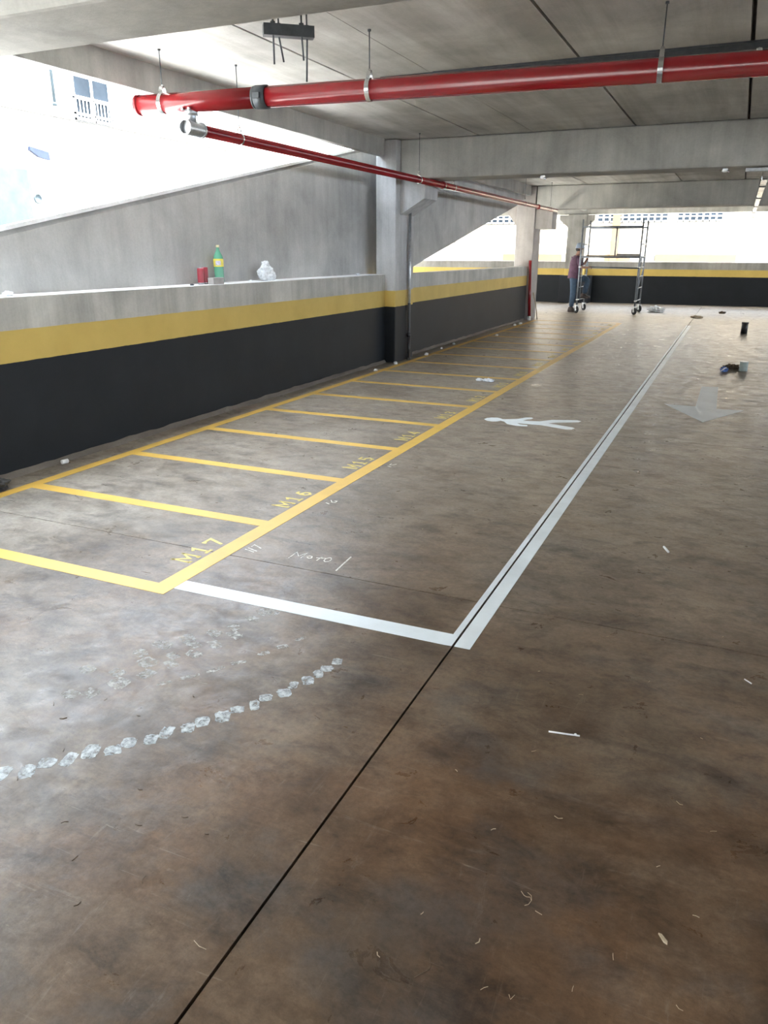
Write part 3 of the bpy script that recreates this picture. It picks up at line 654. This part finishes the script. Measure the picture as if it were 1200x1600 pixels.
b = BM(); lathe(b, [(.017, .343), (.0175, .345), (.0175, .362), (.015, .366)], (bx, by, LZ), 20); obj('bottle_cap', b, 'cap_y', bt)
b = BM(); rbox(b, -4.72, -4.65, 6.30, 6.475, LZ, LZ + .062, .005); obj('concrete_offcut', b, 'block', None, (-4.69, 6.39, LZ), label='small grey block on the ledge between the red can and green bottle', cat='block')
b = BM()
b2 = BM(); bmesh.ops.create_icosphere(b2, subdivisions=5, radius=1)
for v in b2.verts:
    p = v.co.copy(); h = (p.z + 1) / 2
    wd = .5 + .5 * (1 - h) ** .6; n = noise.noise(p * 2.6 + Vector((3, 1, 4))) * .30 + abs(noise.noise(p * 6 + Vector((9, 2, 1)))) * .22 + noise.noise(p * 15) * .04
    v.co = Vector((p.x * .085 * wd * (1 + n), (p.y * .155 * wd + (h - .5) * -.05) * (1 + n * .8), p.z * .095 * (1 + n * .5)))
    if v.co.z < -.078: v.co.z = -.078
merge(b, b2, Matrix.Translation((-4.77, 7.44, LZ + .078)))
blob(b, (-4.77, 7.42, LZ + .12), .045, (.8, 1, 1.1), .35, 2.5, 4, 5)
obj('plastic_bag', b, 'bag', None, (-4.77, 7.44, LZ), smooth=False, label='crumpled white plastic bag on the parapet ledge near the column', cat='bag')
for (x, y, r, lab) in ((-4.73, 7.06, .018, 'white paper crumb on the ledge between bottle and bag'), (-4.68, 6.0, .016, 'dark scrap on the ledge left of the red can'), (-4.74, 3.99, .03, 'white scrap on the ledge at the left edge of the picture'), (-4.76, 9.72, .025, 'small pale scrap on the ledge next to the first column')):
    b = BM(); blob(b, (x, y, LZ), r, (1, 1.3, .6), .4, 3, 3, y); obj('ledge_scrap', b, 'darksteel' if 'dark' in lab else 'bag', None, (x, y, LZ), label=lab, cat='scrap')

# ------------------------------------------------------------------ small things on the floor
b = BM(); tube(b, (.264, 17.24, 0), (.264, 17.24, .225), .062, 24); lathe(b, [(.066, .19), (.066, .225), (.052, .226), (.050, .19)], (.264, 17.24, 0), 24)
obj('pipe_stub', b, 'blackpvc', None, (.264, 17.24, 0), label='short black pipe stub standing upright on the floor', cat='pipe')
tc_ = thing('paint_tin', (.242, 11.62, 0), 'pale grey-green paint tin standing on the floor at the right', 'tin')
b = BM(); lathe(b, [(.050, 0), (.054, .004), (.054, .120), (.056, .128), (.050, .128), (.049, .03), (0, .03)], (.242, 11.62, 0), 28); obj('tin_body', b, 'tin', tc_)
b = BM(); lathe(b, [(.055, .122), (.058, .126), (.055, .130)], (.242, 11.62, 0), 28); obj('rim', b, 'galv', tc_)
b = BM(); blob(b, (.10, 11.74, 0), .075, (1.3, .7, .5), .5, 3, 4, 3); blob(b, (.03, 11.78, 0), .04, (1.2, .8, .6), .5, 3, 3, 8); obj('dark_rag', b, 'twig', None, (.1, 11.74, 0), label='dark crumpled rag on the floor left of the paint tin', cat='rag')
b = BM(); blob(b, (.0, 11.43, 0), .042, (1.1, 1, .9), .3, 2.4, 4, 6); o = obj('tape_roll', b, 'glove', None, (0, 11.43, 0), label='small blue and white bundle left of the dark rag', cat='bundle')
b = BM(); path(b, [(-.035, 11.385, .012), (.0, 11.385, .05), (.03, 11.395, .058)], .009, 6); obj('white_strip', b, 'whitepl', o)
b = BM(); blob(b, (-1.93, 22.45, 0), .15, (1.3, .8, .6), .45, 2.5, 4, 2); obj('plastic_bag', b, 'bag', None, (-1.93, 22.45, 0), label='crumpled white bag on the far floor right of the scaffold', cat='bag')
b = BM(); blob(b, (-.256, 22.75, 0), .06, (1.4, .9, .6), .4, 2.5, 3, 2); obj('dark_lump', b, 'twig', None, (-.256, 22.75, 0), label='small dark lump on the far bright floor', cat='scrap')
b = BM(); blob(b, (-.80, 20.86, 0), .08, (1.7, .8, .45), .4, 2.5, 3, 4); obj('beige_rag', b, 'wood', None, (-.8, 20.86, 0), label='small beige rag lying at the end of the floor joint', cat='rag')
b = BM(); blob(b, (-2.70, 9.24, 0), .045, (1.5, .8, .5), .4, 2.5, 4, 2); blob(b, (-2.83, 9.27, 0), .035, (1.0, .7, .5), .4, 2.5, 4, 9); obj('paper_scrap', b, 'bag', None, (-2.74, 9.24, 0), label='crumpled white paper lying in a bay beside the yellow line', cat='paper')
for k, (x, y, r, lb_) in enumerate(((-4.39, 10.19, .028, 'white crumb on the floor at the foot of the first column'), (-4.365, 9.44, .024, 'white crumb by the wall, on the camera side of the first column'), (-4.348, 11.32, .03, 'white crumb on the wall-side yellow line just past the downpipe'),
        (-4.444, 12.92, .024, 'tiny white crumb halfway along the far black wall, further of the pair'), (-4.42, 12.21, .018, 'tiny white crumb halfway along the far black wall, nearer of the pair'), (-4.147, 14.61, .028, 'white crumb inside a far parking bay'),
        (-4.40, 16.9, .03, 'white crumb near the wall before the second column, nearer of two'), (-4.36, 17.25, .035, 'white crumb near the leaning red pipe, further of two'))):
    b = BM(); blob(b, (x, y, 0), r, (1, 1, .8), .35, 3, 3, k); obj('foam_crumb', b, 'bag', None, (x, y, 0), label=lb_, cat='scrap', group='white crumbs along the wall')
b = BM(); tube(b, (-4.545, 4.08, .018), (-4.535, 4.13, .018), .017, 14); obj('bottle_cap', b, 'whitepl', None, (-4.54, 4.1, 0), label='white plastic cap lying at the foot of the wall, far left', cat='cap')
b = BM(); blob(b, (-4.47, 3.40, 0), .10, (1, .9, .5), .25, 2, 4, 1); obj('black_bag', b, 'blackpvc', None, (-4.47, 3.4, 0), label='black bag at the wall foot on the left edge of the picture', cat='bag')
def stick(name, pts, r, mat, label, cat, z=None, group=None, hook=None):
    r = r * (.72 if mat in ('wood', 'twig') else .85); b = BM(); path(b, [(p[0], p[1], (p[2] if len(p) > 2 else r)) for p in pts], r, 8)
    if hook: blob(b, hook, r * 1.6, (1, 1, 1), .2, 2, 2, 1)
    obj(name, b, mat, None, (pts[0][0], pts[0][1], 0), label=label, cat=cat, group=group)
stick('white_stick', [(-.379, 2.222), (-.33, 2.231), (-.277, 2.241)], .0035, 'whitepl', 'long white plastic stick on the brown floor right of the joint', 'stick', hook=(-.292, 2.241, 0))
stick('cigarette_butt', [(-.171, 4.178), (-.142, 4.108)], .0075, 'whitepl', 'white cigarette butt on the floor right of the white line', 'cigarette butt')
stick('white_stick', [(.233, 2.866), (.257, 2.842)], .003, 'whitepl', 'short white stick near the right edge of the picture', 'stick')
b = BM(); prism(b, [(.040, 1.528), (.047, 1.528), (.062, 1.512), (.062, 1.505), (.054, 1.508)], 0, .005); obj('wood_chip', b, 'wood', None, (.05, 1.515, 0), label='pale pointed wood chip on the brown floor, lower right', cat='wood chip')
stick('curled_straw', [(-.293, 1.518), (-.283, 1.508), (-.276, 1.506), (-.268, 1.509), (-.262, 1.50), (-.266, 1.485), (-.274, 1.478)], .0011, 'wood', 'curled pale straw in the lower right of the floor', 'straw')
stick('curled_straw', [(-.277, 1.521), (-.266, 1.515), (-.262, 1.502)], .0009, 'wood', 'thin pale straw touching the curled straw', 'straw')
stick('thin_twig', [(-.966, 1.054), (-.945, 1.046), (-.925, 1.046)], .0012, 'wood', 'small pale twig just left of the dark floor joint', 'twig')
stick('thin_twig', [(-.438, 1.242), (-.43, 1.225), (-.428, 1.215), (-.44, 1.198), (-.452, 1.181)], .0012, 'twig', 'forked dark twig low in the picture right of the joint', 'twig')
stick('thin_twig', [(-.246, 1.473), (-.236, 1.470), (-.228, 1.468)], .001, 'wood', 'short pale twig just right of the curled straw', 'twig')
stick('thin_twig', [(-.246, 1.228), (-.240, 1.218), (-.234, 1.232)], .001, 'wood', 'tiny pale v-shaped twig near the bottom edge', 'twig')
stick('thin_twig', [(.045, 2.039), (.055, 2.028), (.064, 2.029)], .0012, 'wood', 'pale bent twig near the right edge below the white stick', 'twig')
stick('thin_twig', [(-.274, 1.826), (-.262, 1.820), (-.25, 1.826)], .0012, 'wood', 'pale bent twig on the brown floor under the long white stick', 'twig')
labs = {'twig': 'tiny dark dry plant fragment lying on the bare concrete floor', 'wood': 'tiny pale dry straw fragment lying on the bare concrete floor'}
random.seed(21)
def frag(x, y, s, m):
    t = random.uniform(0, PI); c, sn = math.cos(t), math.sin(t); k = random.uniform(-.4, .4)
    stick('dry_fragment', [(x - c * s, y - sn * s), (x + sn * s * k, y - c * s * k), (x + c * s, y + sn * s)], random.uniform(.0008, .0018), m, labs[m], 'plant fragment', group={'twig': 'dark dry fragments scattered on the floor', 'wood': 'pale straw fragments scattered on the floor'}[m])
for x, y in ((-1.81, 1.466), (-1.83, 1.30), (-1.55, 1.22), (-1.35, 1.30), (-1.45, 1.42), (-1.2, 1.15), (-1.25, 1.38), (-1.62, 1.9), (-1.5, 1.78), (-1.72, 1.72), (-1.95, 1.6), (-2.05, 1.65), (-1.9, 1.75),
             (-1.1, 1.05), (-1.3, 1.02), (-1.15, 1.35), (-1.42, 1.13)): frag(x, y, random.uniform(.006, .014), 'twig')
for x, y in ((-.6, 1.55), (-.52, 1.62), (-.42, 1.7), (-.5, 1.35), (-.35, 1.33), (-.12, 1.30), (-.05, 1.42), (.10, 1.35), (.02, 1.75), (.12, 1.62), (-.2, 1.95), (-.6, 1.9), (-.7, 1.6), (-.55, 1.2), (-.3, 1.22), (0.05, 1.22), (.15, 1.95),
             (-.32, 2.5), (-.1, 2.7), (-.3, 3.0), (-.15, 2.3), (.1, 2.4), (-.4, 2.1), (-.5, 2.6), (-.65, 2.3), (-.05, 3.3), (-.4, 3.5), (.15, 3.2), (-1.5, 3.9), (-1.35, 4.0), (.3, 4.4), (.1, 5.0), (-.9, 5.2)): frag(x, y, random.uniform(.004, .010), random.choice(('wood', 'wood', 'twig')))

# ------------------------------------------------------------------ scaffold
SX0, SX1, SY0, SY1, SH = -3.86, -2.36, 21.25, 22.35, 2.36
sf = thing('rolling_scaffold', ((SX0 + SX1) / 2, (SY0 + SY1) / 2, 0), 'grey tube scaffold tower on four castors', 'scaffold')
for x in (SX0, SX1):
    for y in (SY0, SY1):
        b = BM(); tube(b, (x, y, .20), (x, y, SH), .021, 12); obj('post', b, 'scaf', sf)
        turn = Matrix.Translation((x, y, 0)) @ Matrix.Rotation(.75, 4, 'Z') @ Matrix.Translation((-x, -y, 0)); cs = BM(); lathe(cs, [(.066, -.024), (.088, -.018), (.09, 0), (.088, .018), (.066, .024)], (x, y, .09), 20, 'x'); cs.transform(turn); c_ = obj('castor', cs, 'rubber', sf)
        h = BM(); lathe(h, [(.01, -.030), (.030, -.028), (.030, .028), (.01, .030)], (x, y, .09), 16, 'x')
        for s in (-1, 1): prism(h, [(y - .012, .07), (y + .012, .07), (y + .035, .20), (y - .035, .20)], x + s * .032, x + s * .037, 'x')
        box(h, x - .04, x + .04, y - .05, y + .05, .195, .21); h.transform(turn); obj('castor_fork', h, 'whitepl', c_)
for x in (SX0, SX1):      # end frames
    for z in (.34, .66, .95, 1.18, 1.44, 1.75):
        b = BM(); tube(b, (x, SY0, z), (x, SY1, z), .015, 10); obj('rung', b, 'scaf', sf)
    for y in (SY0 + .35,):
        b = BM(); tube(b, (x, y, .34), (x, y, 1.44), .013, 10); obj('ladder_rail', b, 'scaf', sf)
for y in (SY0, SY1):
    b = BM(); tube(b, (SX0, y, 2.175), (SX1, y, 2.175), .02, 10); obj('top_rail', b, 'scaf', sf)
    b = BM(); tube(b, (SX0, y, 1.43), (SX1, y, 1.43), .02, 10); obj('deck_rail', b, 'scaf', sf)
for x, y in ((-2.99, SY0), (-2.98 - .16, SY1)):
    b = BM(); tube(b, (x, y, 1.43), (x, y, 2.175), .015, 10); obj('guard_post', b, 'scaf', sf)
b = BM(); tube(b, (SX1, SY0, .45), (SX1, SY1, 1.18), .011, 8); obj('brace', b, 'scaf', sf)
for x in (SX0, SX1):
    for z in (.345, 1.18):
        b = BM(); rbox(b, x - .028, x + .028, SY0 - .03, SY0 + .10, z - .012, z + .018, .004); obj('lock_clip', b, 'whitepl', sf)
b = BM(); rbox(b, -2.95, -2.38, 21.30, 21.62, 1.453, 1.52, .006); obj('deck_board', b, 'block', sf)
b = BM(); rbox(b, -3.78, -2.95, 21.75, 22.0, 1.45, 1.48, .005); obj('deck_board', b, 'wood', sf)
b = BM(); tube(b, (-3.66, 21.36, 1.185), (-2.345, 21.225, 1.165), .017, 10); obj('steel_tube', b, 'darksteel', None, (-3, 21.3, 1.17), label='dark steel tube the worker holds against the scaffold', cat='tube')

# ------------------------------------------------------------------ the worker
def skin(name, verts, edges, radii, root, mat, parent=None, origin=(0, 0, 0), sub=2):
    me = bpy.data.meshes.new(name); org = Vector(origin); me.from_pydata([Vector(v) - org for v in verts], edges, [])
    o = bpy.data.objects.new(name, me); COL.objects.link(o)
    md = o.modifiers.new('s', 'SKIN'); md.use_smooth_shade = True
    for i, r in enumerate(radii):
        sv = me.skin_vertices[0].data[i]; sv.radius = r if isinstance(r, tuple) else (r, r); sv.use_root = (i == root)
    o.modifiers.new('u', 'SUBSURF').levels = sub
    bpy.context.view_layer.update(); dg = bpy.context.evaluated_depsgraph_get()
    nm = bpy.data.meshes.new_from_object(o.evaluated_get(dg)); bpy.data.objects.remove(o)
    nm.name = name; nm.materials.clear(); nm.materials.append(M[mat])
    for p in nm.polygons: p.use_smooth = True; p.material_index = 0
    r = bpy.data.objects.new(name, nm); COL.objects.link(r)
    if parent: r.parent = parent
    else: r.location = org
    return r
P0 = (-4.02, 21.62, 0)
J = dict(pel=(-4.07, 21.66, .95), bel=(-4.075, 21.66, 1.08), che=(-4.07, 21.66, 1.27), up=(-4.045, 21.66, 1.40), nek=(-4.0, 21.66, 1.49), hd0=(-3.975, 21.66, 1.57), hd1=(-3.965, 21.66, 1.66), hd2=(-3.97, 21.66, 1.74),
         rs=(-3.95, 21.52, 1.40), re=(-3.86, 21.43, 1.17), rw=(-3.70, 21.375, 1.17), rp=(-3.635, 21.365, 1.175),
         ls=(-4.14, 21.80, 1.40), le=(-3.88, 21.95, 1.23), lw=(-3.82, 22.12, 1.40), lpm=(-3.845, 22.19, 1.44),
         rh=(-4.05, 21.58, .91), rk=(-4.035, 21.55, .50), ra=(-4.065, 21.54, .09), rf=(-3.96, 21.53, .045),
         lh=(-4.07, 21.76, .91), lk=(-3.70, 21.80, .86), la=(-3.80, 21.81, .43), lf=(-3.69, 21.81, .385))
names = list(J); ix = {n: i for i, n in enumerate(names)}
E_ = [('pel', 'bel'), ('bel', 'che'), ('che', 'up'), ('up', 'nek'), ('nek', 'hd0'), ('hd0', 'hd1'), ('hd1', 'hd2'), ('up', 'rs'), ('rs', 're'), ('re', 'rw'), ('rw', 'rp'), ('up', 'ls'), ('ls', 'le'), ('le', 'lw'), ('lw', 'lpm'),
      ('pel', 'rh'), ('rh', 'rk'), ('rk', 'ra'), ('ra', 'rf'), ('pel', 'lh'), ('lh', 'lk'), ('lk', 'la'), ('la', 'lf')]
RAD = dict(pel=(.07, .08), bel=(.075, .09), che=(.08, .10), up=(.07, .08), nek=.055, hd0=.070, hd1=(.085, .072), hd2=.075, rs=.048, re=.040, rw=.028, rp=(.032, .02), ls=.048, le=.040, lw=.028, lpm=(.032, .02),
           rh=.058, rk=.044, ra=.036, rf=.030, lh=.058, lk=.044, la=.036, lf=.035)
V = [J[n] for n in names]; Ed = [(ix[a], ix[b_]) for a, b_ in E_]; Rd = [RAD[n] for n in names]
def fingers(base, fwd, side, up_, curl):
    base = Vector(base); fwd = Vector(fwd); side = Vector(side); up_ = Vector(up_)
    for k, (s, L) in enumerate(((-.030, .070), (-.010, .078), (.010, .074), (.028, .058))):
        p = base + side * s; i0 = len(V); pts = [p, p + fwd * L * .45 + up_ * curl * .1 * L, p + fwd * L * .75 - up_ * curl * .45 * L, p + fwd * L * .62 - up_ * curl * .85 * L]
        V.extend(tuple(q) for q in pts); Rd.extend((.0105, .0095, .009, .008)); Ed.extend(((i0, i0 + 1), (i0 + 1, i0 + 2), (i0 + 2, i0 + 3)))
        yield i0
    p = base - fwd * .035 + side * -.03; i0 = len(V); pts = [p, p - side * .02 + fwd * .03 - up_ * .02, p - side * .012 + fwd * .05 - up_ * .035]
    V.extend(tuple(q) for q in pts); Rd.extend((.012, .0105, .009)); Ed.extend(((i0, i0 + 1), (i0 + 1, i0 + 2))); yield i0
for i0 in fingers((-3.62, 21.365, 1.19), (1, -.08, 0), (.1, 1, 0), (0, 0, 1), 1): Ed.append((ix['rp'], i0))
for i0 in fingers((-3.85, 22.21, 1.455), (0, 1, .15), (1, 0, 0), (0, 0, 1), 1): Ed.append((ix['lpm'], i0))
# nose, chin, ears
for q, r, a in (((-3.872, 21.66, 1.635), .014, 'hd1'), ((-3.895, 21.66, 1.565), .028, 'hd0'), ((-3.975, 21.575, 1.64), .014, 'hd1'), ((-3.975, 21.745, 1.64), .014, 'hd1')):
    V.append(q); Rd.append(r); Ed.append((ix[a], len(V) - 1))
wkr = skin('person', V, Ed, Rd, 0, 'skin', None, P0)
tag(wkr, 'worker in maroon shirt, blue jeans and pale helmet stepping up onto the scaffold', 'person')
def sub_skin(name, keys, edges, grow, mat, extra=(), over=None):
    vs = [Vector(J[k]) if k in J else Vector(over[k][0]) for k in keys]; k_ix = {k: i for i, k in enumerate(keys)}
    rr = []
    for k in keys:
        r = RAD[k] if k in RAD and not (over and k in over) else over[k][1]
        rr.append(tuple(x + grow for x in r) if isinstance(r, tuple) else r + grow)
    return skin(name, vs, [(k_ix[a], k_ix[b_]) for a, b_ in edges], rr, 0, mat, wkr, P0)
def lerp(a, b_, t): return tuple(Vector(J[a]).lerp(Vector(J[b_]), t))
ov = {'rse': (lerp('rs', 're', .95), .044), 'lse': (lerp('ls', 'le', .95), .044), 'hem': ((-4.075, 21.66, .87), .165), 'sbel': ((-4.065, 21.66, 1.06), .165), 'sche': ((-4.035, 21.66, 1.26), .178), 'sup': ((-4.035, 21.66, 1.39), .125), 'srs': ((-3.96, 21.53, 1.39), .062), 'sls': ((-4.13, 21.79, 1.39), .062), 'col': ((-4.01, 21.66, 1.455), .06)}
sub_skin('shirt', ['sbel', 'sche', 'sup', 'hem', 'col', 'srs', 'rse', 'sls', 'lse'], [('sbel', 'sche'), ('sche', 'sup'), ('sbel', 'hem'), ('sup', 'col'), ('sup', 'srs'), ('srs', 'rse'), ('sup', 'sls'), ('sls', 'lse')], .016, 'shirt', (), ov)
ov2 = {'rc': (lerp('rk', 'ra', .93), .050), 'lc': (lerp('lk', 'la', .93), .050), 'wst': ((-4.075, 21.66, 1.0), .12), 'jp': ((-4.07, 21.66, .92), .14), 'jrh': ((-4.05, 21.585, .86), .098), 'jlh': ((-4.04, 21.75, .89), .105), 'jrk': (J['rk'], .068), 'jlk': (J['lk'], .078)}
sub_skin('jeans', ['jp', 'wst', 'jrh', 'jrk', 'rc', 'jlh', 'jlk', 'lc'], [('jp', 'wst'), ('jp', 'jrh'), ('jrh', 'jrk'), ('jrk', 'rc'), ('jp', 'jlh'), ('jlh', 'jlk'), ('jlk', 'lc')], .014, 'jeans', (), ov2)
def boot(x, y, z):
    b = BM(); prism(b, [(x - .075, z), (x - .085, z + .04), (x - .06, z + .14), (x + .05, z + .14), (x + .075, z + .085), (x + .17, z + .06), (x + .195, z + .025), (x + .185, z)], y - .045, y + .045, 'y')
    bmesh.ops.bevel(b, geom=b.edges[:], offset=.012, segments=2, affect='EDGES'); obj('boot', b, 'boot', wkr, smooth=True)
boot(-4.06, 21.54, 0.0); boot(-3.80, 21.81, .355)
b = BM(); hx, hy, hz = -3.965, 21.66, 1.665
lathe(b, [(.0, .135), (.04, .131), (.075, .112), (.100, .078), (.112, .035), (.114, .0), (.124, -.006), (.124, -.012), (.108, -.010)], (hx, hy, hz), 28)
prism(b, [(hx + .08, hy - .085), (hx + .15, hy - .055), (hx + .172, hy), (hx + .15, hy + .055), (hx + .08, hy + .085)], hz - .008, hz + .002)
tube(b, (hx - .09, hy, hz + .108), (hx + .09, hy, hz + .108), .012, 8); obj('helmet', b, 'helmet', wkr)
b = BM(); bmesh.ops.create_icosphere(b, subdivisions=3, radius=1)
for v in b.verts: v.co = Vector((v.co.x * .085 - 3.995, v.co.y * .086 + 21.66, v.co.z * .085 + 1.64))
obj('hair', b, 'hair', wkr, smooth=True)
